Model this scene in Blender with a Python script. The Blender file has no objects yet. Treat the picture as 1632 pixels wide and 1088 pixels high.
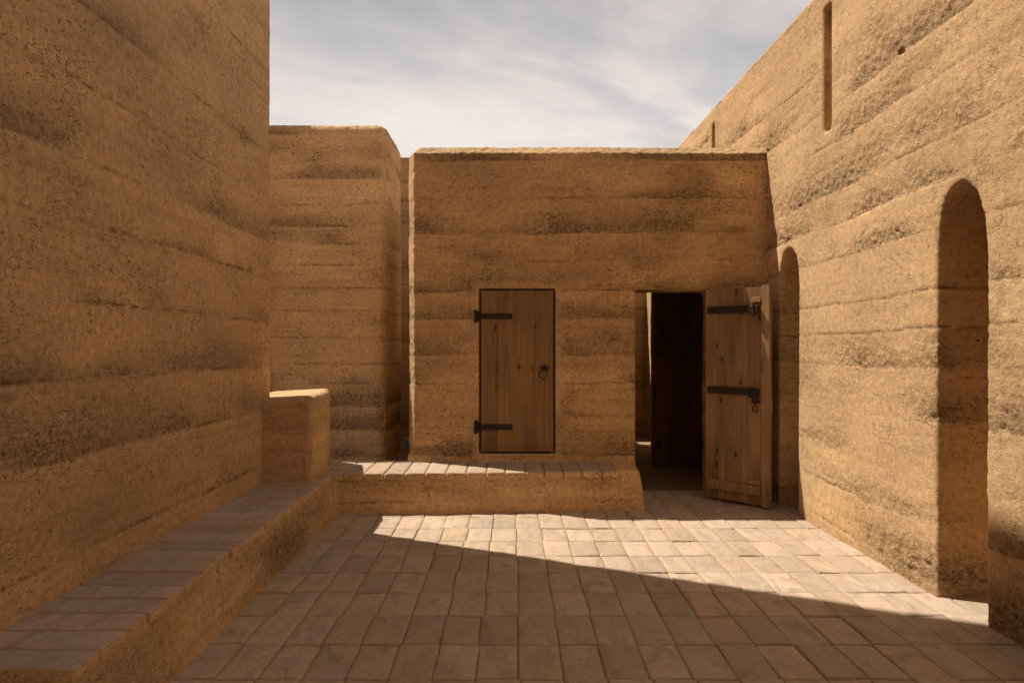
import bpy, bmesh, math, random
import numpy as np
from mathutils import Vector, Matrix

S = bpy.context.scene
COL = S.collection
random.seed(7)

# ------------------------------------------------------------------ camera
cam_d = bpy.data.cameras.new('camera')
cam = bpy.data.objects.new('camera', cam_d)
COL.objects.link(cam)
cam.location = (0, 0, 1.5)
cam.rotation_euler = (math.radians(90), 0, 0)
cam_d.sensor_width = 36.0
cam_d.lens = 24.0
cam_d.shift_x = 0.00245
cam_d.clip_start = 0.05
cam_d.clip_end = 3000
S.camera = cam

# ------------------------------------------------------------------ sun and sky
SX, SY = 0.525, -0.25            # metres the light travels per metre it falls
SUN_DIR = Vector((SX, SY, -1)).normalized()
ELEV = math.asin(-SUN_DIR.z)
sun_d = bpy.data.lights.new('sun', 'SUN')
sun_d.energy = 5.0
sun_d.angle = math.radians(0.5)
sun_d.color = (1.0, 0.93, 0.81)
sun = bpy.data.objects.new('sun', sun_d)
COL.objects.link(sun)
sun.location = (-6, 6, 14)
sun.rotation_euler = SUN_DIR.to_track_quat('-Z', 'Y').to_euler()

W = bpy.data.worlds.new('World')
S.world = W
W.use_nodes = True
nt = W.node_tree
nt.nodes.clear()


def N(tree, kind, **kw):
    n = tree.nodes.new(kind)
    for k, v in kw.items():
        if k == 'ins':
            for kk, vv in v.items():
                n.inputs[kk].default_value = vv
        else:
            setattr(n, k, v)
    return n


def ramp(tree, src, stops):
    r = tree.nodes.new('ShaderNodeValToRGB')
    el = r.color_ramp.elements
    while len(el) < len(stops):
        el.new(0.5)
    for e, (p, c) in zip(el, stops):
        e.position = p
        e.color = (c, c, c, 1) if isinstance(c, (int, float)) else (*c, 1)
    tree.links.new(src, r.inputs[0])
    return r.outputs[0]


def mixc(tree, fac, a, b, mode='MIX'):
    m = tree.nodes.new('ShaderNodeMix')
    m.data_type = 'RGBA'
    m.blend_type = mode
    for sock, v in ((0, fac), (6, a), (7, b)):
        if isinstance(v, bpy.types.NodeSocket):
            tree.links.new(v, m.inputs[sock])
        elif isinstance(v, (int, float)):
            m.inputs[sock].default_value = v
        else:
            m.inputs[sock].default_value = (*v, 1)
    return m.outputs[2]


def mth(tree, op, a, b=None, clamp=False):
    m = tree.nodes.new('ShaderNodeMath')
    m.operation = op
    m.use_clamp = clamp
    for i, v in enumerate((a, b)):
        if v is None:
            continue
        if isinstance(v, bpy.types.NodeSocket):
            tree.links.new(v, m.inputs[i])
        else:
            m.inputs[i].default_value = v
    return m.outputs[0]


sky = N(nt, 'ShaderNodeTexSky', sky_type='NISHITA', sun_disc=False)
sky.sun_elevation = ELEV
sky.sun_rotation = math.atan2(-SX, -SY)
sky.dust_density = 2.5
sky.air_density = 1.0
tc = N(nt, 'ShaderNodeTexCoord')
sep = N(nt, 'ShaderNodeSeparateXYZ')
nt.links.new(tc.outputs['Generated'], sep.inputs[0])
den = mth(nt, 'ADD', mth(nt, 'MAXIMUM', sep.outputs[2], 0.0), 0.25)
cx = mth(nt, 'DIVIDE', sep.outputs[0], den)
cy = mth(nt, 'DIVIDE', sep.outputs[1], den)


def cloud_coords(along, across, ox, oy):
    # long thin cirrus drawn out along one wind direction of the cloud deck
    c = N(nt, 'ShaderNodeCombineXYZ')
    u = mth(nt, 'ADD', mth(nt, 'MULTIPLY', cx, 0.88), mth(nt, 'MULTIPLY', cy, 0.47))
    v = mth(nt, 'SUBTRACT', mth(nt, 'MULTIPLY', cy, 0.88), mth(nt, 'MULTIPLY', cx, 0.47))
    nt.links.new(mth(nt, 'ADD', mth(nt, 'MULTIPLY', u, along), ox), c.inputs[0])
    nt.links.new(mth(nt, 'ADD', mth(nt, 'MULTIPLY', v, across), oy), c.inputs[1])
    return c.outputs[0]


CL_X, CL_Y = 3.22, 9.46
n1 = N(nt, 'ShaderNodeTexNoise', ins={'Scale': 1.0, 'Detail': 8.0, 'Roughness': 0.50, 'Distortion': 0.45})
nt.links.new(cloud_coords(0.95, 1.65, CL_X, CL_Y * 1.65 / 1.9), n1.inputs['Vector'])
n2 = N(nt, 'ShaderNodeTexNoise', ins={'Scale': 1.0, 'Detail': 7.0, 'Roughness': 0.58, 'Distortion': 0.8})
nt.links.new(cloud_coords(2.0, 5.0, CL_X + 3.1, CL_Y + 1.7), n2.inputs['Vector'])
cl = ramp(nt, mth(nt, 'ADD', n1.outputs[0], mth(nt, 'MULTIPLY', mth(nt, 'SUBTRACT', n2.outputs[0], 0.5), 0.24)),
          [(0.40, 0.0), (0.48, 0.36), (0.55, 0.75), (0.66, 1.0)])
cloud_col = mixc(nt, n2.outputs[0], (6.3, 5.8, 5.5), (8.2, 7.5, 7.0))
sky_t = mixc(nt, 1.0, sky.outputs[0], (0.90, 0.84, 0.78), 'MULTIPLY')
veil = mixc(nt, 0.84, sky_t, (4.95, 4.78, 4.78))
skyc = mixc(nt, cl, veil, cloud_col)
# sky dimmed overhead to cut fill light, left bright towards the horizon
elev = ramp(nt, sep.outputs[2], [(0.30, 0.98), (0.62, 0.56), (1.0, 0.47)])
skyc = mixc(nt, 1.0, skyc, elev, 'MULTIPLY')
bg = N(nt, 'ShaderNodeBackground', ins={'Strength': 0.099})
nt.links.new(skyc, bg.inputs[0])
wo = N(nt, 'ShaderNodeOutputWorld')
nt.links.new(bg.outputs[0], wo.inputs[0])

S.view_settings.view_transform = 'Standard'
S.view_settings.look = 'None'
S.view_settings.exposure = 0.34
S.view_settings.gamma = 1.0
S.render.engine = 'CYCLES'
S.cycles.max_bounces = 5
S.cycles.diffuse_bounces = 4
S.cycles.glossy_bounces = 1
S.cycles.adaptive_threshold = 0.02
S.cycles.use_denoising = True


# ------------------------------------------------------------------ numpy noise
def _hash(ix, iy, iz, seed):
    h = (ix.astype(np.uint32) * np.uint32(374761393) + iy.astype(np.uint32) * np.uint32(668265263)
         + iz.astype(np.uint32) * np.uint32(2147483647) + np.uint32(seed * 1274126177 & 0xffffffff))
    h = (h ^ (h >> np.uint32(13))) * np.uint32(1274126177)
    h = (h ^ (h >> np.uint32(15))) * np.uint32(2246822519)
    return h ^ (h >> np.uint32(16))


def perlin(p, seed=0):
    p = np.asarray(p, dtype=np.float32)
    fl = np.floor(p)
    i = fl.astype(np.int64)
    f = p - fl
    u = f * f * f * (f * (f * 6 - 15) + 10)
    out = np.zeros(len(p), np.float32)
    for dx in (0, 1):
        for dy in (0, 1):
            for dz in (0, 1):
                h = _hash(i[:, 0] + dx, i[:, 1] + dy, i[:, 2] + dz, seed)
                gx = (h & np.uint32(255)).astype(np.float32) / 127.5 - 1
                gy = ((h >> np.uint32(8)) & np.uint32(255)).astype(np.float32) / 127.5 - 1
                gz = ((h >> np.uint32(16)) & np.uint32(255)).astype(np.float32) / 127.5 - 1
                w = ((u[:, 0] if dx else 1 - u[:, 0]) * (u[:, 1] if dy else 1 - u[:, 1])
                     * (u[:, 2] if dz else 1 - u[:, 2]))
                out += w * (gx * (f[:, 0] - dx) + gy * (f[:, 1] - dy) + gz * (f[:, 2] - dz))
    return out


def fbm(p, octs, seed=0, gain=0.5):
    a, s, out = 1.0, 1.0, 0
    for k in range(octs):
        out = out + a * perlin(p * s, seed + 17 * k)
        a *= gain
        s *= 2.03
    return out


def sstep(a, b, x):
    t = np.clip((x - a) / (b - a), 0, 1)
    return t * t * (3 - 2 * t)


# ------------------------------------------------------------------ materials
def new_mat(name):
    m = bpy.data.materials.new(name)
    m.use_nodes = True
    t = m.node_tree
    t.nodes.clear()
    out = t.nodes.new('ShaderNodeOutputMaterial')
    b = t.nodes.new('ShaderNodeBsdfPrincipled')
    t.links.new(b.outputs[0], out.inputs[0])
    return m, t, b


def noise(t, vec, scale, detail=4, rough=0.55, dist=0.0):
    n = N(t, 'ShaderNodeTexNoise', ins={'Scale': scale, 'Detail': detail, 'Roughness': rough, 'Distortion': dist})
    t.links.new(vec, n.inputs['Vector'])
    return n.outputs[0]


def mapping(t, vec, scale, loc=(0, 0, 0)):
    m = N(t, 'ShaderNodeMapping')
    m.inputs['Scale'].default_value = scale
    m.inputs['Location'].default_value = loc
    t.links.new(vec, m.inputs[0])
    return m.outputs[0]


def bump(t, h, dist, strength=1.0, prev=None):
    b = N(t, 'ShaderNodeBump', ins={'Strength': strength, 'Distance': dist})
    t.links.new(h, b.inputs['Height'])
    if prev is not None:
        t.links.new(prev, b.inputs['Normal'])
    return b.outputs[0]


def earth_mat(name, base=(0.655, 0.434, 0.231), dark=(0.27, 0.160, 0.074), grey=(0.44, 0.315, 0.185), rough_amt=1.0):
    m, t, b = new_mat(name)
    geo = N(t, 'ShaderNodeNewGeometry')
    P = geo.outputs['Position']
    gr = N(t, 'ShaderNodeAttribute', attribute_name='gravel').outputs['Fac']
    lift = N(t, 'ShaderNodeAttribute', attribute_name='lift').outputs['Fac']
    crack = N(t, 'ShaderNodeAttribute', attribute_name='joint').outputs['Fac']
    # broad tone: lifts of slightly different soil, blotches, drips
    tone = noise(t, mapping(t, P, (0.9, 0.9, 2.2)), 1.0, 5, 0.6, 0.3)
    c = mixc(t, ramp(t, tone, [(0.32, 0.0), (0.68, 1.0)]), tuple(x * 0.82 for x in base), tuple(x * 1.12 for x in base))
    c = mixc(t, mth(t, 'MULTIPLY', lift, 0.13), c, dark)
    # thin horizontal seams inside a lift
    band = noise(t, mapping(t, P, (0.5, 0.5, 14.0)), 1.0, 4, 0.6, 0.4)
    c = mixc(t, mth(t, 'MULTIPLY', ramp(t, band, [(0.50, 0.0), (0.66, 1.0)]), 0.20), c, dark)
    # gravel zones: greyer and darker, speckled
    sp = noise(t, P, 36.0, 5, 0.76)
    grm = mth(t, 'MULTIPLY', gr, ramp(t, sp, [(0.45, 0.08), (0.56, 1.0)]), True)
    c = mixc(t, mth(t, 'MULTIPLY', grm, 0.66), c, mixc(t, noise(t, P, 9.0, 3), dark, grey))
    # small pits and straw flecks everywhere
    patch = noise(t, P, 2.4, 4)
    fl = noise(t, mapping(t, P, (38, 38, 62)), 1.0, 4, 0.62, 1.4)
    thr = mth(t, 'ADD', fl, mth(t, 'ADD', mth(t, 'MULTIPLY', gr, 0.07), mth(t, 'MULTIPLY', mth(t, 'SUBTRACT', patch, 0.5), 0.30)))
    pit = ramp(t, thr, [(0.635, 0.0), (0.68, 1.0)])
    wp = P
    warp = N(t, 'ShaderNodeTexNoise', ins={'Scale': 6.0, 'Detail': 4.0, 'Roughness': 0.6})
    t.links.new(P, warp.inputs['Vector'])
    cvec = mixc(t, 0.13, P, warp.outputs[1], 'ADD')
    cv = N(t, 'ShaderNodeTexVoronoi', feature='DISTANCE_TO_EDGE', ins={'Scale': 1.0, 'Randomness': 1.0})
    t.links.new(mapping(t, cvec, (15.0, 15.0, 23.0)), cv.inputs['Vector'])
    cmask = ramp(t, noise(t, mapping(t, P, (3.2, 3.2, 4.5)), 1.0, 5, 0.68), [(0.52, 0.0), (0.66, 1.0)])
    crk = mth(t, 'MULTIPLY', ramp(t, cv.outputs['Distance'], [(0.012, 1.0), (0.045, 0.0)]), cmask)
    pit = mth(t, 'MAXIMUM', pit, mth(t, 'MULTIPLY', crk, 0.42))
    c = mixc(t, mth(t, 'MULTIPLY', pit, 0.62), c, tuple(x * 0.62 for x in dark))
    c = mixc(t, mth(t, 'MULTIPLY', mth(t, 'MULTIPLY', crack, ramp(t, noise(t, mapping(t, P, (14, 14, 40)), 1.0, 3, 0.6), [(0.38, 0.0), (0.55, 1.0)])), 0.85), c, tuple(x * 0.6 for x in dark))
    fine = noise(t, P, 130.0, 3, 0.7)
    c = mixc(t, 0.55, c, mixc(t, fine, (0.58, 0.58, 0.58), (1.42, 1.42, 1.42)), 'MULTIPLY')
    sp2 = noise(t, P, 26.0, 5, 0.65)
    c = mixc(t, 0.6, c, mixc(t, ramp(t, sp2, [(0.3, 0.0), (0.7, 1.0)]), (0.68, 0.65, 0.62), (1.27, 1.27, 1.27)), 'MULTIPLY')
    t.links.new(c, b.inputs['Base Color'])
    b.inputs['Roughness'].default_value = 0.95
    b.inputs['Specular IOR Level'].default_value = 0.12
    # relief
    g_h = noise(t, P, 58.0, 5, 0.74)
    amp = mth(t, 'ADD', mth(t, 'MULTIPLY', gr, 1.25), 0.42)
    h = mth(t, 'MULTIPLY', g_h, amp)
    peb = N(t, 'ShaderNodeTexVoronoi', feature='F1', ins={'Scale': 38.0})
    t.links.new(wp, peb.inputs['Vector'])
    h = mth(t, 'SUBTRACT', h, mth(t, 'MULTIPLY', peb.outputs['Distance'], mth(t, 'MULTIPLY', gr, 0.9)))
    h = mth(t, 'SUBTRACT', h, mth(t, 'MULTIPLY', pit, 0.9))
    h = mth(t, 'ADD', h, mth(t, 'MULTIPLY', fine, 0.30))
    nrm = bump(t, h, 0.018 * rough_amt, 1.0)
    t.links.new(nrm, b.inputs['Normal'])
    return m


def stone_mat(name, base, var, rand_attr='tile'):
    m, t, b = new_mat(name)
    geo = N(t, 'ShaderNodeNewGeometry')
    P = geo.outputs['Position']
    rv = N(t, 'ShaderNodeAttribute', attribute_name=rand_attr).outputs['Fac']
    c = mixc(t, rv, tuple(x * 0.84 for x in base), tuple(x * 1.12 for x in base))
    hue = mth(t, 'FRACT', mth(t, 'MULTIPLY', rv, 7.31))
    c = mixc(t, mth(t, 'MULTIPLY', ramp(t, hue, [(0.55, 0.0), (0.95, 1.0)]), 0.6), c, var)
    off = N(t, 'ShaderNodeCombineXYZ')
    t.links.new(mth(t, 'MULTIPLY', rv, 37.0), off.inputs[2])
    PP = N(t, 'ShaderNodeVectorMath', operation='ADD')
    t.links.new(P, PP.inputs[0])
    t.links.new(off.outputs[0], PP.inputs[1])
    PV = PP.outputs[0]
    st = noise(t, mapping(t, PV, (7.0, 3.0, 7.0)), 1.0, 6, 0.62, 1.2)
    c = mixc(t, mth(t, 'MULTIPLY', ramp(t, st, [(0.48, 0.0), (0.70, 1.0)]), 0.62), c, tuple(x * 0.52 for x in base))
    vein = noise(t, mapping(t, PV, (5.0, 9.0, 5.0)), 1.0, 5, 0.6, 2.0)
    c = mixc(t, mth(t, 'MULTIPLY', ramp(t, vein, [(0.47, 0.0), (0.5, 1.0), (0.53, 0.0)]), 0.42), c, (0.30, 0.19, 0.10))
    fine = noise(t, P, 90.0, 4, 0.7)
    c = mixc(t, 0.5, c, mixc(t, fine, (0.66, 0.66, 0.66), (1.34, 1.34, 1.34)), 'MULTIPLY')
    dust = noise(t, P, 1.6, 5, 0.6)
    c = mixc(t, mth(t, 'MULTIPLY', ramp(t, dust, [(0.45, 0.0), (0.7, 1.0)]), 0.35), c, (0.43, 0.31, 0.19))
    t.links.new(c, b.inputs['Base Color'])
    b.inputs['Roughness'].default_value = 0.82
    b.inputs['Specular IOR Level'].default_value = 0.22
    h = mth(t, 'ADD', noise(t, mapping(t, PV, (14, 9, 14)), 1.0, 5, 0.65, 0.8), mth(t, 'MULTIPLY', fine, 0.25))
    h = mth(t, 'SUBTRACT', h, mth(t, 'MULTIPLY', ramp(t, st, [(0.55, 0.0), (0.75, 1.0)]), 0.25))
    t.links.new(bump(t, h, 0.009), b.inputs['Normal'])
    return m


def plain_earth(name, c1, c2, dist=0.01):
    m, t, b = new_mat(name)
    P = N(t, 'ShaderNodeNewGeometry').outputs['Position']
    n_a = noise(t, P, 3.0, 6, 0.65)
    n_b = noise(t, P, 70.0, 4, 0.7)
    c = mixc(t, n_a, c1, c2)
    c = mixc(t, 0.5, c, mixc(t, n_b, (0.6, 0.6, 0.6), (1.4, 1.4, 1.4)), 'MULTIPLY')
    t.links.new(c, b.inputs['Base Color'])
    b.inputs['Roughness'].default_value = 0.95
    b.inputs['Specular IOR Level'].default_value = 0.1
    t.links.new(bump(t, n_b, dist), b.inputs['Normal'])
    return m


def wood_mat(name, light, dark):
    m, t, b = new_mat(name)
    O = N(t, 'ShaderNodeTexCoord').outputs['Object']
    pl = N(t, 'ShaderNodeAttribute', attribute_name='plank').outputs['Fac']
    off = N(t, 'ShaderNodeCombineXYZ')
    t.links.new(mth(t, 'MULTIPLY', pl, 19.0), off.inputs[2])
    t.links.new(mth(t, 'MULTIPLY', pl, 5.0), off.inputs[1])
    v = N(t, 'ShaderNodeVectorMath', operation='ADD')
    t.links.new(O, v.inputs[0])
    t.links.new(off.outputs[0], v.inputs[1])
    V = v.outputs[0]
    # knots pull the grain round them
    kv = N(t, 'ShaderNodeTexVoronoi', feature='F1', voronoi_dimensions='2D', ins={'Scale': 1.0, 'Randomness': 0.95})
    sx = N(t, 'ShaderNodeSeparateXYZ')
    t.links.new(V, sx.inputs[0])
    k2 = N(t, 'ShaderNodeCombineXYZ')
    t.links.new(mth(t, 'MULTIPLY', sx.outputs[0], 5.2), k2.inputs[0])
    t.links.new(mth(t, 'MULTIPLY', sx.outputs[2], 3.0), k2.inputs[1])
    t.links.new(k2.outputs[0], kv.inputs['Vector'])
    kc = N(t, 'ShaderNodeSeparateColor')
    t.links.new(kv.outputs['Color'], kc.inputs[0])
    some = ramp(t, kc.outputs[0], [(0.50, 0.0), (0.56, 1.0)])
    near = mth(t, 'MULTIPLY', ramp(t, kv.outputs['Distance'], [(0.05, 1.0), (0.34, 0.0)]), some)
    core = mth(t, 'MULTIPLY', ramp(t, kv.outputs['Distance'], [(0.05, 1.0), (0.105, 0.0)]), some)
    warp = N(t, 'ShaderNodeCombineXYZ')
    t.links.new(mth(t, 'MULTIPLY', near, 0.03), warp.inputs[0])
    v2 = N(t, 'ShaderNodeVectorMath', operation='ADD')
    t.links.new(V, v2.inputs[0])
    t.links.new(warp.outputs[0], v2.inputs[1])
    g1 = noise(t, mapping(t, v2.outputs[0], (55, 20, 1.6)), 1.0, 5, 0.6, 0.5)
    g2 = noise(t, mapping(t, v2.outputs[0], (190, 60, 4.0)), 1.0, 3, 0.6)
    g3 = noise(t, mapping(t, V, (4, 4, 0.9)), 1.0, 4, 0.6)
    c = mixc(t, ramp(t, g1, [(0.3, 0.0), (0.72, 1.0)]), light, dark)
    c = mixc(t, mth(t, 'MULTIPLY', g2, 0.35), c, tuple(x * 0.6 for x in dark))
    c = mixc(t, 0.8, c, mixc(t, ramp(t, g3, [(0.3, 0.0), (0.7, 1.0)]), (0.52, 0.50, 0.46), (1.32, 1.28, 1.24)), 'MULTIPLY')
    c = mixc(t, 0.45, c, mixc(t, pl, (0.76, 0.74, 0.72), (1.2, 1.2, 1.2)), 'MULTIPLY')
    c = mixc(t, mth(t, 'MULTIPLY', near, 0.35), c, tuple(x * 0.8 for x in dark))
    c = mixc(t, mth(t, 'MULTIPLY', core, 0.9), c, tuple(x * 0.25 for x in dark))
    t.links.new(c, b.inputs['Base Color'])
    b.inputs['Roughness'].default_value = 0.72
    b.inputs['Specular IOR Level'].default_value = 0.25
    h = mth(t, 'ADD', g1, mth(t, 'MULTIPLY', g2, 0.5))
    t.links.new(bump(t, h, 0.0022), b.inputs['Normal'])
    return m


def iron_mat():
    m, t, b = new_mat('black_iron')
    P = N(t, 'ShaderNodeTexCoord').outputs['Object']
    n = noise(t, P, 40.0, 5, 0.65)
    c = mixc(t, ramp(t, n, [(0.4, 0.0), (0.75, 1.0)]), (0.016, 0.012, 0.010), (0.055, 0.03, 0.017))
    t.links.new(c, b.inputs['Base Color'])
    b.inputs['Metallic'].default_value = 0.35
    b.inputs['Roughness'].default_value = 0.62
    t.links.new(bump(t, n, 0.003), b.inputs['Normal'])
    return m


M_EARTH = earth_mat('rammed_earth')
M_STONE = stone_mat('paving_stone', (0.456, 0.353, 0.268), (0.46, 0.340, 0.205))
M_COPING = stone_mat('coping_brick', (0.43, 0.330, 0.258), (0.41, 0.29, 0.17))
M_SAND = plain_earth('joint_sand', (0.30, 0.19, 0.095), (0.40, 0.27, 0.15), 0.008)
M_SOIL = plain_earth('trodden_earth', (0.27, 0.17, 0.09), (0.38, 0.26, 0.15), 0.012)
M_WOOD = wood_mat('pine_boards', (0.375, 0.222, 0.098), (0.195, 0.108, 0.044))
M_WOOD2 = wood_mat('weathered_boards', (0.44, 0.272, 0.135), (0.24, 0.138, 0.062))
M_DARKWOOD = wood_mat('tarred_frame', (0.05, 0.028, 0.018), (0.028, 0.015, 0.010))
M_INNER = wood_mat('dark_boards', (0.20, 0.11, 0.055), (0.12, 0.065, 0.032))
M_IRON = iron_mat()
mc, tcx, bc = new_mat('cotton_cord')
bc.inputs['Base Color'].default_value = (0.5, 0.4, 0.3, 1)
bc.inputs['Roughness'].default_value = 0.9


# ------------------------------------------------------------------ mesh helpers
def link(name, me, mat=None, parent=None):
    o = bpy.data.objects.new(name, me)
    COL.objects.link(o)
    if mat is not None:
        me.materials.append(mat)
    if parent is not None:
        o.parent = parent
    return o


def tag(o, label, cat, group=None):
    o['label'] = label
    o['category'] = cat
    if group:
        o['group'] = group
    return o


def struct(o):
    o['kind'] = 'structure'
    return o


def thing(name, label, cat, loc=(0, 0, 0)):
    o = bpy.data.objects.new(name, None)
    COL.objects.link(o)
    o.location = loc
    o.empty_display_size = 0.2
    return tag(o, label, cat)


def prism(bm, poly, z0, z1, top=None):
    """poly: list of (x, y) counter-clockwise; top: optional list of heights per corner"""
    lo = [bm.verts.new((x, y, z0)) for x, y in poly]
    hi = [bm.verts.new((x, y, (top[i] if top else z1))) for i, (x, y) in enumerate(poly)]
    n = len(poly)
    bm.faces.new(list(reversed(lo)))
    bm.faces.new(hi)
    for i in range(n):
        j = (i + 1) % n
        bm.faces.new((lo[i], lo[j], hi[j], hi[i]))


def box(bm, x0, x1, y0, y1, z0, z1):
    prism(bm, [(x0, y0), (x1, y0), (x1, y1), (x0, y1)], z0, z1)


def rbox(bm, x0, x1, y0, y1, z0, z1, rad, seg=5, also_bottom=False):
    """box with rounded upright and top edges"""
    b2 = bmesh.new()
    box(b2, x0, x1, y0, y1, z0, z1)
    ed = [e for e in b2.edges if max(v.co.z for v in e.verts) > z0 + 0.01]
    bmesh.ops.bevel(b2, geom=ed, offset=rad, segments=seg, profile=0.5, affect='EDGES')
    mp = [bm.verts.new(v.co) for v in b2.verts]
    b2.verts.index_update()
    for f in b2.faces:
        bm.faces.new([mp[v.index] for v in f.verts])
    b2.free()


def frustum(bm, lo_poly, hi_poly, z0, z1):
    lo = [bm.verts.new((x, y, z0)) for x, y in lo_poly]
    hi = [bm.verts.new((x, y, z1)) for x, y in hi_poly]
    n = len(lo)
    bm.faces.new(list(reversed(lo)))
    bm.faces.new(hi)
    for i in range(n):
        j = (i + 1) % n
        bm.faces.new((lo[i], lo[j], hi[j], hi[i]))


def arch_cut(bm, x0, x1, yc, half, z0, spring, top):
    """pointed, round-shouldered niche profile in (y, z), pushed along x"""
    prof = [(yc - half, z0), (yc + half, z0)]
    K = 14
    for k in range(K + 1):
        a = math.pi * k / K
        c, s = math.cos(a), math.sin(a)
        prof.append((yc + half * math.copysign(abs(c) ** 0.84, c), spring + (top - spring) * s ** 0.84))
    a_ = [bm.verts.new((x0, y, z)) for y, z in prof]
    b_ = [bm.verts.new((x1, y, z)) for y, z in prof]
    n = len(prof)
    f = [bm.faces.new(a_), bm.faces.new(list(reversed(b_)))]
    for i in range(n):
        j = (i + 1) % n
        f.append(bm.faces.new((a_[j], a_[i], b_[i], b_[j])))
    bmesh.ops.recalc_face_normals(bm, faces=bm.faces[:])


def to_mesh(bm, name):
    bmesh.ops.recalc_face_normals(bm, faces=bm.faces[:])
    me = bpy.data.meshes.new(name)
    bm.to_mesh(me)
    bm.free()
    return me


def voxel_solid(bm, cut, voxel, smooth_it):
    """closed solids (and cuts) -> one dense mesh with softly worn edges"""
    me = to_mesh(bm, 'solid')
    o = link('solid', me)
    tmp = [o]
    if cut is not None:
        co = link('cut', to_mesh(cut, 'cut'))
        tmp.append(co)
        md = o.modifiers.new('cut', 'BOOLEAN')
        md.object = co
        md.operation = 'DIFFERENCE'
        md.solver = 'EXACT'
        md.use_self = True
    r = o.modifiers.new('vox', 'REMESH')
    r.mode = 'VOXEL'
    r.voxel_size = voxel
    r.adaptivity = 0
    s = o.modifiers.new('soft', 'SMOOTH')
    s.factor = 0.5
    s.iterations = smooth_it
    dg = bpy.context.evaluated_depsgraph_get()
    dg.update()
    out = bpy.data.meshes.new_from_object(o.evaluated_get(dg), depsgraph=dg)
    for x in tmp:
        d = x.data
        bpy.data.objects.remove(x)
        bpy.data.meshes.remove(d)
    out.materials.clear()
    return out


def lifts(seed, zmax, lo=0.24, hi=0.40, z0=0.1):
    r = random.Random(seed)
    zs = [z0 + r.uniform(-0.05, 0.1)]
    while zs[-1] < zmax + 0.6:
        zs.append(zs[-1] + r.uniform(lo, hi))
    return np.array(zs, np.float32)


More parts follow.
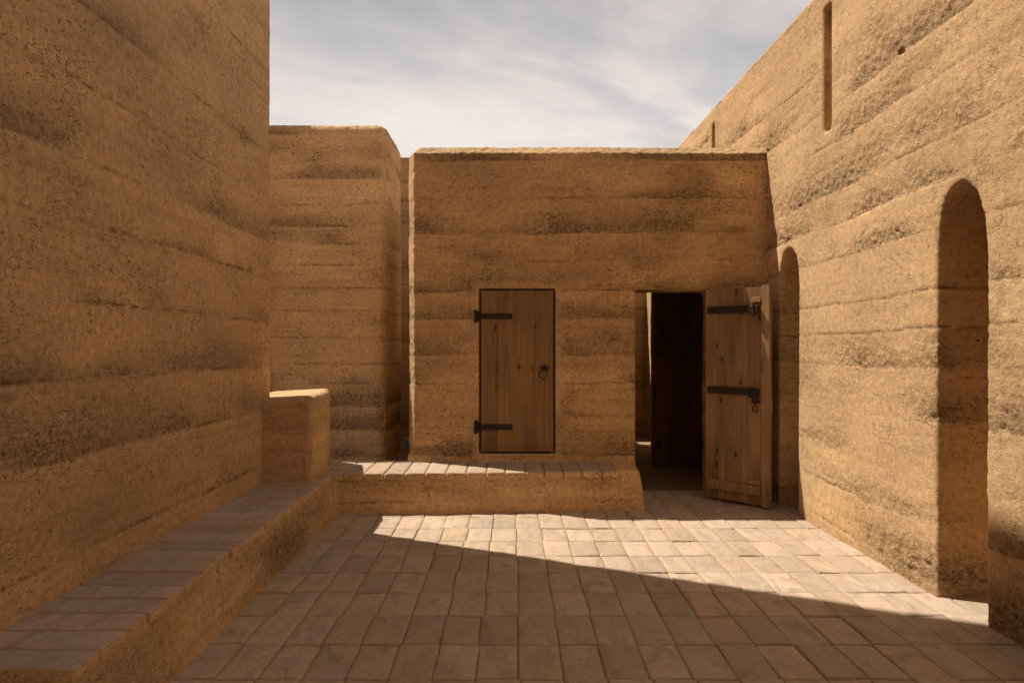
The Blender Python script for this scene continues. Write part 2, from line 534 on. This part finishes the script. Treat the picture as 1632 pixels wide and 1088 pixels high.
def ram(me, seed, zmax, warp=0.05, amp=1.0, gravel_amt=1.0, rim=1.0, lo=0.24, hi=0.40, big=1.0, flat=None, joint_amt=1.0, pebble=1.0):
    """push the surface of a dense mesh into rammed-earth relief and store its soil masks"""
    n = len(me.vertices)
    P = np.empty(n * 3, np.float32)
    me.vertices.foreach_get('co', P)
    P = P.reshape(-1, 3)
    NR = np.empty(n * 3, np.float32)
    me.vertex_normals.foreach_get('vector', NR)
    NR = NR.reshape(-1, 3)
    Q = P + np.array([seed * 13.7, seed * 5.3, 0], np.float32)
    zw = P[:, 2] + warp * 1.6 * perlin(Q * np.array([0.35, 0.35, 0.25], np.float32), seed) \
        + warp * 0.35 * perlin(Q * np.array([1.9, 1.9, 0.6], np.float32), seed + 3) \
        + 0.012 * perlin(Q * np.array([7, 7, 2], np.float32), seed + 4)
    zs = lifts(seed, zmax, lo, hi)
    idx = np.clip(np.searchsorted(zs, zw), 1, len(zs) - 1)
    above = zw - zs[idx - 1]                 # height over the joint below
    below = zs[idx] - zw                     # distance to the joint above
    r = np.random.RandomState(seed)
    tone = r.rand(len(zs) + 2).astype(np.float32) ** 1.6
    coarse = r.rand(len(zs) + 2).astype(np.float32)
    sharp = r.rand(len(zs) + 2).astype(np.float32)
    # patchiness along the wall
    pa = perlin(Q * np.array([0.8, 0.8, 2.2], np.float32), seed + 11)
    pb = perlin(Q * np.array([2.3, 2.3, 5.0], np.float32), seed + 12)
    patch = sstep(-0.10, 0.38, pa + 0.45 * pb + 0.5 * (coarse[idx] - 0.5))
    fall = 0.07 + 0.14 * coarse[idx]
    g = patch * np.exp(-(above / fall) ** 2)
    extra = sstep(0.30, 0.52, perlin(Q * np.array([1.2, 1.2, 2.0], np.float32), seed + 13) + 0.40 * pb)
    g = np.clip((g + 0.45 * extra) * gravel_amt, 0, 1)
    jd = np.minimum(above, below)
    jn = sstep(-0.25, 0.30, perlin(Q * np.array([1.4, 1.4, 0.8], np.float32), seed + 14)
               + 0.9 * (np.where(above < below, sharp[idx - 1], sharp[idx]) - 0.45))
    wob = 0.6 + 0.8 * np.abs(perlin(Q * 9.0, seed + 15))
    joint = jn * np.exp(-(jd / (0.007 * wob + 0.003)) ** 2)
    horiz = np.maximum(np.abs(NR[:, 0]), np.abs(NR[:, 1]))
    edge = sstep(0.99, 0.80, np.maximum(horiz, np.abs(NR[:, 2])))
    corner = edge * rim
    g = g * (1 - 0.85 * edge)
    d = big * (0.018 * fbm(Q * 0.8, 2, seed + 20) + 0.006 * fbm(Q * 2.9, 2, seed + 21))
    d += 0.0030 * fbm(Q * 11.0, 2, seed + 22)
    rough = fbm(Q * np.array([19, 19, 24], np.float32), 3, seed + 23, 0.6)
    d += (0.0022 + 0.0165 * pebble * g) * rough - 0.006 * g
    d -= 0.005 * joint_amt * joint
    # each lift steps in or out a few millimetres
    step = (r.rand(len(zs) + 2).astype(np.float32) - 0.5) * 0.004
    d += step[idx] * sstep(0, 0.02, jd)
    # crumbled, worn edges
    d += corner * 0.016 * fbm(Q * 20.0, 3, seed + 30, 0.7)
    for ax, x0, x1, z0, z1, m0 in (flat or ()):
        q = np.maximum(np.maximum(x0 - P[:, ax], P[:, ax] - x1), np.maximum(z0 - P[:, 2], P[:, 2] - z1))
        keep = sstep(0.02, m0, q + 0.03 * perlin(Q * 5, seed + 40))
        d *= 0.06 + 0.94 * keep
        g = g * keep
        joint = joint * keep
    d = np.clip(d, -0.022, 0.030) * amp
    P = P + NR * d[:, None]
    me.vertices.foreach_set('co', P.astype(np.float32).ravel())
    for nm, arr in (('gravel', np.clip(g + 0.08 * corner, 0, 1)), ('lift', tone[idx]), ('joint', np.clip(joint_amt * joint, 0, 1))):
        a = me.attributes.new(nm, 'FLOAT', 'POINT')
        a.data.foreach_set('value', arr.astype(np.float32))
    me.polygons.foreach_set('use_smooth', np.ones(len(me.polygons), bool))
    me.update()
    return me


def earth(name, bm, cut=None, voxel=0.018, smooth=6, parent=None, mat=None, **kw):
    me = voxel_solid(bm, cut, voxel, smooth)
    me.name = name
    ram(me, **kw)
    return link(name, me, mat or M_EARTH, parent)


def set_attr(me, name, values):
    a = me.attributes.new(name, 'FLOAT', 'FACE')
    a.data.foreach_set('value', np.asarray(values, np.float32))


# ------------------------------------------------------------------ ground
bm = bmesh.new()
R = 400
vs = [bm.verts.new(p) for p in ((-R, -R, -0.06), (R, -R, -0.06), (R, R, -0.06), (-R, R, -0.06))]
bm.faces.new(vs)
struct(link('ground', to_mesh(bm, 'ground'), M_SOIL))


def slabs(rows, cols, z, thick, seed, sub=7, gap=0.0055, jitter=0.007, tilt=0.004, offset=0.0, rough=0.0022):
    """rows: list of y edges, cols: list of x edges -> one mesh of separate worn stones"""
    r = random.Random(seed)
    V, F, A = [], [], []
    for ri in range(len(rows) - 1):
        y0, y1 = rows[ri], rows[ri + 1]
        rowoff = r.uniform(-jitter, jitter) + (offset if ri % 2 else 0)
        edges = [c + rowoff + r.uniform(-jitter, jitter) for c in cols]
        yj = [r.uniform(-0.004, 0.004) for _ in cols]
        for ci in range(len(cols) - 1):
            x0, x1 = edges[ci] + gap * 0.5, edges[ci + 1] - gap * 0.5
            a0, a1 = y0 + gap * 0.5 + yj[ci], y1 - gap * 0.5 + yj[ci]
            sk = r.uniform(-0.006, 0.006)
            tx, ty, dz = r.uniform(-tilt, tilt), r.uniform(-tilt, tilt), r.uniform(-0.0025, 0.0025)
            rv = r.random()
            base = len(V)
            n = sub + 1
            # u positions bunch near the rim to make a worn arris
            us = [0.0] + [0.035 + 0.93 * k / (sub - 2) for k in range(sub - 1)] + [1.0]
            for j in range(n):
                for i in range(n):
                    u, v = us[i], us[j]
                    x = x0 + (x1 - x0) * u + sk * (v - 0.5)
                    y = a0 + (a1 - a0) * v
                    e = min(u, 1 - u, v, 1 - v)
                    drop = 0.0035 if e < 0.001 else 0.0
                    cx_ = min(u, 1 - u) < 0.04 and min(v, 1 - v) < 0.04
                    zz = z + dz + tx * (u - .5) * 2 + ty * (v - .5) * 2 - drop
                    V.append((x, y, zz))
            for j in range(n - 1):
                for i in range(n - 1):
                    q = base + j * n + i
                    F.append((q, q + 1, q + n + 1, q + n))
                    A.append(rv)
            rim = [base + i for i in range(n)] + [base + j * n + n - 1 for j in range(1, n)] \
                + [base + (n - 1) * n + i for i in range(n - 2, -1, -1)] + [base + j * n for j in range(n - 2, 0, -1)]
            low = len(V)
            for q in rim:
                V.append((V[q][0], V[q][1], z - thick))
            m = len(rim)
            for k in range(m):
                F.append((rim[(k + 1) % m], rim[k], low + k, low + (k + 1) % m))
                A.append(rv)
    V = np.array(V, np.float32)
    top = V[:, 2] > z - thick * 0.6
    V[:, 2] += np.where(top, rough * fbm(V * np.array([6, 6, 6], np.float32), 3, seed) * 2, 0)
    V[:, 0] += np.where(top, 0.0014 * perlin(V * 8.0, seed + 5), 0)
    V[:, 1] += np.where(top, 0.0018 * perlin(V * 7.0, seed + 6), 0)
    me = bpy.data.meshes.new('slabs')
    me.from_pydata(V.tolist(), [], F)
    set_attr(me, 'tile', A)
    me.polygons.foreach_set('use_smooth', np.ones(len(me.polygons), bool))
    return me


rows = [5.49 - 0.35 * k for k in range(22, -5, -1)]
cols = [-0.145 + 0.195 * k for k in range(-8, 17)]
paving = struct(link('paving', slabs(rows, cols, 0.0, 0.03, 5), M_STONE))
bm = bmesh.new()
vs = [bm.verts.new(p) for p in ((-2.6, -2.4, -0.009), (3.3, -2.4, -0.009), (3.3, 6.92, -0.009), (-2.6, 6.92, -0.009))]
bm.faces.new(vs)
struct(link('sand_bed', to_mesh(bm, 'sand_bed'), M_SAND))
bm = bmesh.new()
vs = [bm.verts.new(p) for p in ((-6, 6.6, -0.03), (3.3, 6.6, -0.03), (3.3, 13, -0.03), (-6, 13, -0.03))]
bm.faces.new(vs)
struct(link('earth_floor', to_mesh(bm, 'earth_floor'), M_SOIL))

# ------------------------------------------------------------------ the long sunlit wall with arched niches
XR = 2.47
bm = bmesh.new()
prism(bm, [(2.507 + 0.012 * 5.0, -1.2), (3.3, -1.2), (3.3, 12.2), (2.507 - 0.012 * 8.4, 12.2)], -0.05, 4.32)
cut = bmesh.new()
arch_cut(cut, XR - 0.3, XR + 0.52, 3.80, 0.20, -0.2, 1.93, 2.385)
arch_cut(cut, XR - 0.3, XR + 0.50, 6.07, 0.20, -0.2, 2.0, 2.325)
for yc in (5.355, 8.24):
    box(cut, XR - 0.3, XR + 0.17, yc - 0.062, yc + 0.062, 3.15, 4.13)
w = earth('rammed_earth_wall', bm, cut, voxel=0.0135, smooth=14, seed=3, rim=0.3, joint_amt=1.2, pebble=1.2, flat=[(1, 5.285, 5.425, 3.1, 4.4, 0.09), (1, 8.17, 8.31, 3.1, 4.4, 0.09)], zmax=4.4, big=0.45, warp=0.07, lo=0.22, hi=0.38, gravel_amt=1.0)
w['kind'] = 'thing'
tag(w, 'long sunlit rammed earth wall with two arched niches and thin vertical slots', 'wall')

# ------------------------------------------------------------------ the tall shaded wall beside the bench
XL = -2.03
bm = bmesh.new()
box(bm, XL - 0.8, XL, -1.6, 5.81, -0.05, 9.28)
w = earth('rammed_earth_wall', bm, None, voxel=0.02, smooth=9, seed=11, rim=0.4, zmax=9.5, warp=0.06, lo=0.26, hi=0.46, gravel_amt=0.75, big=0.3)
w['kind'] = 'thing'
tag(w, 'tallest shaded rammed earth wall rising behind the brick topped bench out of the picture', 'wall')

# unseen wall closing the court behind the viewer, added to cut sky light
bm = bmesh.new()
box(bm, -2.9, 3.2, -3.2, -2.5, -0.05, 7.0)
w = earth('rammed_earth_wall', bm, None, voxel=0.05, smooth=3, seed=17, zmax=5.4)
w['kind'] = 'thing'
tag(w, 'unseen earth wall closing the courtyard at the end opposite the two doors', 'wall')

# ------------------------------------------------------------------ the wall in the middle distance
bm = bmesh.new()
rbox(bm, -4.6, -1.53, 8.5, 9.75, -0.05, 4.22, 0.12)
w = earth('rammed_earth_wall', bm, None, voxel=0.022, smooth=9, seed=21, zmax=4.4, warp=0.05, big=0.7, lo=0.22, hi=0.36, gravel_amt=1.25)
w['kind'] = 'thing'
tag(w, 'thick shaded earth wall with a rounded top corner beyond the low wall', 'wall')

bm = bmesh.new()
box(bm, -4.6, -0.4, 11.0, 11.5, -0.05, 4.47)
w = earth('rammed_earth_wall', bm, None, voxel=0.03, smooth=5, seed=24, zmax=4.6, gravel_amt=0.8)
w['kind'] = 'thing'
tag(w, 'farthest earth wall closing the narrow gap left of the building', 'wall')

bm = bmesh.new()
box(bm, -0.4, 3.0, 11.0, 11.4, -0.05, 2.42)
w = earth('yard_wall', bm, None, voxel=0.03, smooth=4, seed=26, zmax=2.6, gravel_amt=0.8)
w['kind'] = 'thing'
tag(w, 'yard wall seen through the open doorway behind the sunlit strip', 'wall')

bm = bmesh.new()
box(bm, -1.52, -1.0, 9.95, 10.9, -0.05, 0.06)
s_ = earth('doorstep', bm, None, voxel=0.02, smooth=4, seed=28, zmax=0.5, amp=0.4, mat=M_STONE)
s_['kind'] = 'thing'
tag(s_, 'low worn step at the foot of the narrow gap between the walls', 'step')

bm = bmesh.new()  # unseen wing, added to keep the sun off the alley
box(bm, -5.2, -3.2, 8.0, 8.6, -0.05, 6.4)
box(bm, -5.2, -4.45, 8.5, 12.0, -0.05, 8.0)
w = earth('rammed_earth_wall', bm, None, voxel=0.04, smooth=4, seed=29, zmax=7.2)
w['kind'] = 'thing'
tag(w, 'unseen tall earth wing added behind the tallest wall to block sun from the alley', 'wall')

# ------------------------------------------------------------------ low wall at the end of the tall wall
bm = bmesh.new()
prism(bm, [(-2.3, 5.62), (-1.595, 5.56), (-1.595, 5.98), (-1.725, 6.58), (-2.3, 6.58)], 0.0, 1.04, top=[1.0, 1.065, 1.065, 1.06, 1.02])
bmesh.ops.bevel(bm, geom=[e for e in bm.edges if max(v.co.z for v in e.verts) > 0.5], offset=0.055, segments=4, profile=0.5, affect='EDGES')
w = earth('low_wall', bm, None, voxel=0.014, smooth=12, big=0.6, joint_amt=0.3, seed=31, zmax=1.2, warp=0.08, gravel_amt=0.4, lo=0.3, hi=0.5)
w['kind'] = 'thing'
tag(w, 'waist high smooth plastered earth wall standing at the corner of the bench', 'wall')

# ------------------------------------------------------------------ the bench
bench = thing('earth_bench', 'L shaped rammed earth bench topped with pale grey bricks', 'bench', (-1.6, 4.5, 0))
inv = Matrix.Translation((1.6, -4.5, 0))
BZ = 0.35
bm = bmesh.new()
frustum(bm, [(-2.15, 2.40), (-1.485, 2.40), (-1.475, 5.92), (-1.50, 6.62), (-2.15, 6.62)], [(-2.15, 2.42), (-1.545, 2.42), (-1.53, 5.92), (-1.53, 6.62), (-2.15, 6.62)], -0.05, BZ - 0.03)
frustum(bm, [(-1.60, 5.90), (1.215, 6.05), (1.215, 6.64), (-1.60, 6.64)], [(-1.60, 5.945), (1.17, 6.095), (1.20, 6.64), (-1.60, 6.64)], -0.05, BZ - 0.03)
frustum(bm, [(0.96, 6.04), (1.215, 6.055), (1.22, 6.64), (0.96, 6.64)], [(0.96, 6.09), (1.15, 6.11), (1.19, 6.64), (0.96, 6.64)], -0.04, BZ + 0.004)
body = earth('body', bm, None, voxel=0.013, smooth=6, parent=bench, seed=41, zmax=0.6, warp=0.03, amp=0.8, gravel_amt=0.9, big=0.5, lo=0.3, hi=0.5)
body.data.transform(inv)


def bricks(quads, z0, z1, seed):
    """quads: four (x, y) corners each -> one mesh of separate worn bricks"""
    r = random.Random(seed)
    V, F, A = [], [], []
    for q in quads:
        c = Vector((sum(p[0] for p in q) / 4, sum(p[1] for p in q) / 4))
        rv = r.random()
        dz = r.uniform(-0.003, 0.003)
        tl = r.uniform(-0.003, 0.003)
        pts = []
        K = 6
        g = 0.0035
        e0 = [Vector(p) for p in q]
        def inner(u, v):
            a = e0[0].lerp(e0[1], u)
            b = e0[3].lerp(e0[2], u)
            return a.lerp(b, v)
        L1, L2 = (e0[1] - e0[0]).length, (e0[3] - e0[0]).length
        gu, gv = g / L1, g / L2
        us = [gu, gu + 0.012 / L1] + [gu + (1 - 2 * gu) * k / K for k in range(1, K)] + [1 - gu - 0.012 / L1, 1 - gu]
        vs_ = [gv, gv + 0.012 / L2] + [gv + (1 - 2 * gv) * k / 3 for k in range(1, 3)] + [1 - gv - 0.012 / L2, 1 - gv]
        nu, nv = len(us), len(vs_)
        base = len(V)
        for j in range(nv):
            for i in range(nu):
                p = inner(us[i], vs_[j])
                rim = i in (0, nu - 1) or j in (0, nv - 1)
                V.append((p.x, p.y, z1 + dz + tl * (us[i] - 0.5) * 2 - (0.006 if rim else 0)))
        for j in range(nv - 1):
            for i in range(nu - 1):
                k = base + j * nu + i
                F.append((k, k + 1, k + nu + 1, k + nu))
                A.append(rv)
        rim = [base + i for i in range(nu)] + [base + j * nu + nu - 1 for j in range(1, nv)] \
            + [base + (nv - 1) * nu + i for i in range(nu - 2, -1, -1)] + [base + j * nu for j in range(nv - 2, 0, -1)]
        low = len(V)
        for k in rim:
            V.append((V[k][0], V[k][1], z0))
        m = len(rim)
        for k in range(m):
            F.append((rim[(k + 1) % m], rim[k], low + k, low + (k + 1) % m))
            A.append(rv)
    V = np.array(V, np.float32)
    top = V[:, 2] > z0 + 0.02
    V[:, 2] += np.where(top, 0.005 * fbm(V * 9.0, 3, seed), 0)
    V[:, 0] += 0.006 * perlin(V * 8.0, seed + 3)
    V[:, 1] += 0.005 * perlin(V * 8.0, seed + 4)
    me = bpy.data.meshes.new('bricks')
    me.from_pydata(V.tolist(), [], F)
    set_attr(me, 'tile', A)
    bm_ = bmesh.new()
    bm_.from_mesh(me)
    bmesh.ops.recalc_face_normals(bm_, faces=bm_.faces[:])
    bm_.to_mesh(me)
    bm_.free()
    me.polygons.foreach_set('use_smooth', np.ones(len(me.polygons), bool))
    return me


quads = []
r_ = random.Random(3)
y = 2.40
while y < 5.90:
    wd = 0.172 * r_.uniform(0.94, 1.06)
    y2 = min(y + wd, 5.93)
    xo = r_.uniform(-0.006, 0.006)
    quads.append([(-2.14, y), (-1.535 + xo, y), (-1.535 + xo, y2), (-2.14, y2)])
    y = y2
x = -2.14
while x < 0.955:
    wd = 0.172 * r_.uniform(0.94, 1.06)
    x2 = x + wd if x + 1.5 * wd < 0.965 else 0.965
    f0, f1 = 5.93 + 0.0536 * max(0, x + 1.6), 5.93 + 0.0536 * max(0, x2 + 1.6)
    yo = r_.uniform(-0.004, 0.004)
    quads.append([(x, f0 + yo), (x2, f1 + yo), (x2, 6.63), (x, 6.63)])
    x = x2
me = bricks(quads, BZ - 0.058, BZ, 9)
me.transform(inv)
coping = link('coping', me, M_COPING, bench)
me.materials.append(M_EARTH)
for p in me.polygons:
    if abs(p.normal.z) < 0.5:
        p.material_index = 1

# ------------------------------------------------------------------ the building with the two doors
YB = 6.55
house = thing('earth_house', 'low flat roofed earth building with one closed and one open wooden door', 'building', (0.7, YB, 0))
hinv = Matrix.Translation((-0.7, -YB, 0))


def hpart(o):
    o.data.transform(hinv)
    return o


DX0, DX1, DZ0, DZ1 = -0.283, 0.433, 0.434, 2.0       # closed door
OX0, OX1, OZ1 = 1.205, 1.965, 1.99                   # open doorway
bm = bmesh.new()
fp = [(-0.915, YB), (2.62, YB), (2.62, YB + 0.42), (-0.985, YB + 0.42), (-0.985, YB + 0.15)]
ft = [(-0.865, YB + 0.085), (2.62, YB + 0.085), (2.62, YB + 0.36), (-0.92, YB + 0.36), (-0.92, YB + 0.20)]
prism(bm, fp, -0.05, 3.315)
frustum(bm, fp, ft, 3.30, 3.385)
frustum(bm, [(-0.985, YB - 0.14), (1.205, YB - 0.13), (1.205, YB + 0.1), (-0.985, YB + 0.1)], [(-0.975, YB - 0.005), (1.205, YB - 0.005), (1.205, YB + 0.1), (-0.975, YB + 0.1)], -0.05, 0.43)
cut = bmesh.new()
box(cut, DX0 + 0.004, DX1 - 0.004, YB - 0.3, YB + 0.09, DZ0 + 0.004, DZ1 - 0.004)
box(cut, OX0, OX1, YB - 0.3, YB + 0.8, -0.3, OZ1)
hpart(earth('wall', bm, cut, voxel=0.0145, smooth=7, parent=house, seed=63, rim=0.75, zmax=3.5, warp=0.045, big=0.6, amp=0.85, lo=0.26, hi=0.38, gravel_amt=1.15, flat=[(0, DX0, DX1, DZ0, DZ1, 0.10)]))

bm = bmesh.new()
box(bm, -0.95, -0.55, YB + 0.40, 10.25, -0.05, 3.30)
box(bm, 0.70, 1.00, YB + 0.40, 10.62, -0.05, 2.8)  # hidden passage wall, run on past the back to trim the sunlit floor strip
box(bm, -0.6, 0.75, 9.9, 10.25, -0.05, 2.8)
box(bm, 1.80, 2.60, 8.47, 8.70, -0.05, 2.8)
box(bm, 2.20, 2.60, 10.25, 11.05, -0.05, 2.6)
hpart(earth('back_wall', bm, None, voxel=0.03, smooth=3, parent=house, seed=57, zmax=3.5, gravel_amt=0.6, amp=0.6))
bm = bmesh.new()
box(bm, -0.6, 2.62, YB + 0.38, 10.25, 2.72, 3.05)
hpart(link('roof', to_mesh(bm, 'roof'), M_SOIL, house))


def boards(u0, u1, z0, z1, y0, y1, n, seed, gap=0.0014):
    """vertical planks of a door leaf in local (u, y, z), one mesh, eased edges"""
    r = random.Random(seed)
    bm_ = bmesh.new()
    cuts_ = [u0 + (u1 - u0) * (k + (r.uniform(-0.16, 0.16) if 0 < k < n else 0)) / n for k in range(n + 1)]
    vals = []
    for k in range(n):
        a, b = cuts_[k] + gap * 0.5, cuts_[k + 1] - gap * 0.5
        yo = r.uniform(-0.0015, 0.0015)
        before = len(bm_.faces)
        box(bm_, a, b, y0 + yo, y1 + yo, z0 + r.uniform(0, 0.003), z1 - r.uniform(0, 0.003))
        bm_.faces.ensure_lookup_table()
        ed = {e for f in bm_.faces[before:] for e in f.edges}
        bmesh.ops.bevel(bm_, geom=list(ed), offset=0.0014, segments=1, affect='EDGES')
        bm_.faces.ensure_lookup_table()
        v = r.random()
        vals += [v] * (len(bm_.faces) - len(vals))
    me_ = to_mesh(bm_, 'boards')
    set_attr(me_, 'plank', vals[:len(me_.polygons)] + [0.5] * max(0, len(me_.polygons) - len(vals)))
    return me_


def bevbox(bm_, x0, x1, y0, y1, z0, z1, off=0.002):
    before = set(bm_.faces)
    box(bm_, x0, x1, y0, y1, z0, z1)
    ed = {e for f in bm_.faces if f not in before for e in f.edges}
    bmesh.ops.bevel(bm_, geom=list(ed), offset=off, segments=1, affect='EDGES')


def tube(bm_, pts, rad, seg=8):
    rings = []
    for i, p in enumerate(pts):
        p = Vector(p)
        a = Vector(pts[max(0, i - 1)])
        b = Vector(pts[min(len(pts) - 1, i + 1)])
        d = (b - a).normalized()
        up = Vector((0, 1, 0)) if abs(d.y) < 0.9 else Vector((1, 0, 0))
        s = d.cross(up).normalized()
        q = d.cross(s)
        rr = rad[i] if isinstance(rad, (list, tuple)) else rad
        rings.append([bm_.verts.new(p + rr * (math.cos(t) * s + math.sin(t) * q))
                      for t in (2 * math.pi * k / seg for k in range(seg))])
    for A_, B_ in zip(rings, rings[1:]):
        for k in range(seg):
            j = (k + 1) % seg
            bm_.faces.new((A_[k], A_[j], B_[j], B_[k]))
    bm_.faces.new(rings[0])
    bm_.faces.new(list(reversed(rings[-1])))


def ring(bm_, c, R_, rad, y_sq=1.0, n=20):
    V_ = []
    for k in range(n):
        a = 2 * math.pi * k / n
        cc = Vector((math.cos(a), 0, math.sin(a)))
        row = []
        for j in range(7):
            b = 2 * math.pi * j / 7
            row.append(bm_.verts.new(Vector(c) + Vector((cc.x * R_ * 0.85, 0, cc.z * R_)) + rad * (math.cos(b) * cc + math.sin(b) * Vector((0, 1, 0)))))
        V_.append(row)
    for k in range(n):
        A_, B_ = V_[k], V_[(k + 1) % n]
        for j in range(7):
            i = (j + 1) % 7
            bm_.faces.new((A_[j], A_[i], B_[i], B_[j]))


def nails(bm_, pts, y, r=0.006):
    for x_, z_ in pts:
        c = bm_.verts.new((x_, y - 0.004, z_))
        ringv = [bm_.verts.new((x_ + r * math.cos(t), y, z_ + r * math.sin(t))) for t in (2 * math.pi * k / 8 for k in range(8))]
        for k in range(8):
            bm_.faces.new((c, ringv[k], ringv[(k + 1) % 8]))


me = boards(1.77, 2.56, -0.02, 2.6, 8.40, 8.45, 5, 77)  # dark panel added in front of the partition to darken the interior
hpart(link('dark_panel', me, M_INNER, house))

# closed door: planks, black frame, two strap hinges, ring handle
def local_door(name, me_, mat_, par):
    return link(name, me_, mat_, par)


YD = YB + 0.002
door = link('door', boards(DX0 + 0.009, DX1 - 0.011, DZ0 + 0.009, DZ1 - 0.009, YD, YD + 0.045, 4, 4), M_WOOD, house)
door['label'] = 'closed warm brown plank door set in the wall above the bench'
hpart(door)
bm = bmesh.new()
e = 0.008
box(bm, DX0 - 0.006, DX0 + e - 0.004, YB - 0.004, YB + 0.07, DZ0 - 0.006, DZ1 + 0.006)
box(bm, DX1 - e + 0.002, DX1 + 0.006, YB - 0.004, YB + 0.07, DZ0 - 0.006, DZ1 + 0.006)
box(bm, DX0 + e - 0.004, DX1 - e + 0.002, YB - 0.004, YB + 0.07, DZ1 - e + 0.004, DZ1 + 0.006)
box(bm, DX0 + e - 0.004, DX1 - e + 0.002, YB - 0.004, YB + 0.07, DZ0 - 0.006, DZ0 + e - 0.004)
hpart(link('frame', to_mesh(bm, 'frame'), M_DARKWOOD, door))
for zz in (1.742, 0.680):
    bm = bmesh.new()
    bevbox(bm, DX0 - 0.03, DX0 + 0.31, YD - 0.014, YD + 0.001, zz - 0.027, zz + 0.027, 0.003)
    bevbox(bm, DX0 - 0.055, DX0 - 0.025, YD - 0.032, YD + 0.02, zz - 0.062, zz + 0.062, 0.005)
    tube(bm, [(DX0 - 0.018, YD - 0.014, zz - 0.045), (DX0 - 0.018, YD - 0.014, zz + 0.045)], 0.012)
    nails(bm, [(DX0 + 0.06, zz), (DX0 + 0.16, zz + 0.005), (DX0 + 0.27, zz)], YD - 0.014)
    hpart(link('hinge_strap', to_mesh(bm, 'hinge_strap'), M_IRON, door))
bm = bmesh.new()
hx, hz = 0.335, 1.245
bmesh.ops.create_uvsphere(bm, u_segments=14, v_segments=8, radius=0.030, matrix=Matrix.Translation((hx, YD - 0.006, hz)) @ Matrix.Diagonal((1.1, 0.7, 0.9, 1)))
tube(bm, [(hx + 0.01, YD - 0.02, hz + 0.012), (hx + 0.055, YD - 0.018, hz + 0.008)], [0.010, 0.006])
nails(bm, [(hx - 0.03, hz + 0.015), (hx + 0.03, hz - 0.015)], YD - 0.006, 0.008)
ring(bm, (hx - 0.012, YD - 0.022, hz - 0.058), 0.046, 0.0045)
hpart(link('ring_handle', to_mesh(bm, 'ring_handle'), M_IRON, door))

# open door, built flat (u along the leaf, seen face towards -y) then swung out
HX, HY = 1.885, YB - 0.03
FX, FY = 2.330, 6.085
ang = math.atan2(FY - HY, FX - HX)
L = math.hypot(FX - HX, FY - HY)
leaf = link('door', boards(0.0, L - 0.075, 0.03, 1.995, -0.025, 0.02, 4, 12), M_WOOD2, house)
leaf.location = (HX - 0.7, HY - YB, 0)
leaf.rotation_euler = (0, 0, ang)
leaf['label'] = 'open weathered plank door swung out towards the sunlit wall'
me = boards(L - 0.073, L, 0.012, 2.005, -0.032, 0.026, 1, 13)
link('stile', me, M_WOOD2, leaf)
YF = -0.027
bm = bmesh.new()
bevbox(bm, 0.05 * L, 0.87 * L, YF - 0.020, YF, 0.115, 0.205, 0.004)
me = to_mesh(bm, 'batten')
set_attr(me, 'plank', [0.35] * len(me.polygons))
link('batten', me, M_WOOD2, leaf)
bm = bmesh.new()
bevbox(bm, 0.70 * L, 0.872 * L, YF - 0.026, YF, 0.214, 0.255, 0.004)
me = to_mesh(bm, 'wood_block')
set_attr(me, 'plank', [0.9] * len(me.polygons))
link('wood_block', me, M_WOOD2, leaf)
bm = bmesh.new()
bevbox(bm, 0.735 * L, 0.872 * L, YF - 0.012, YF, 1.853, 1.900, 0.003)
me = to_mesh(bm, 'wood_block')
set_attr(me, 'plank', [0.8] * len(me.polygons))
link('wood_block', me, M_WOOD2, leaf)
for zz, tl in ((1.795, 0.0), (1.045, -0.02)):
    bm = bmesh.new()
    prism(bm, [(0.045 * L, YF - 0.016), (0.80 * L, YF - 0.016), (0.80 * L, YF + 0.001), (0.045 * L, YF + 0.001)], zz - 0.032, zz + 0.032)
    bevbox(bm, 0.72 * L, 0.855 * L, YF - 0.040, YF, zz - 0.052, zz + 0.030, 0.005)
    tube(bm, [(0.79 * L, YF - 0.036, zz - 0.075), (0.79 * L, YF - 0.036, zz + 0.045)], 0.012)
    nails(bm, [(0.12 * L, zz), (0.32 * L, zz), (0.55 * L, zz)], YF - 0.016)
    link('hinge_strap', to_mesh(bm, 'hinge_strap'), M_IRON, leaf)
bm = bmesh.new()
bevbox(bm, 0.74 * L, 0.86 * L, YF - 0.014, YF, 0.945, 0.975, 0.003)
tube(bm, [(0.80 * L, YF - 0.014, 0.95), (0.80 * L, YF - 0.020, 0.915)], 0.005)
ring(bm, (0.80 * L, YF - 0.016, 0.89), 0.030, 0.0045)
link('latch', to_mesh(bm, 'latch'), M_IRON, leaf)
bm = bmesh.new()
tube(bm, [(L + 0.001, -0.004, 1.00), (L + 0.010, -0.010, 0.985), (L + 0.018, -0.016, 0.94), (L + 0.015, -0.015, 0.90), (L + 0.003, -0.006, 0.865)], 0.0025, 6)
link('cord_loop', to_mesh(bm, 'cord_loop'), mc, leaf)
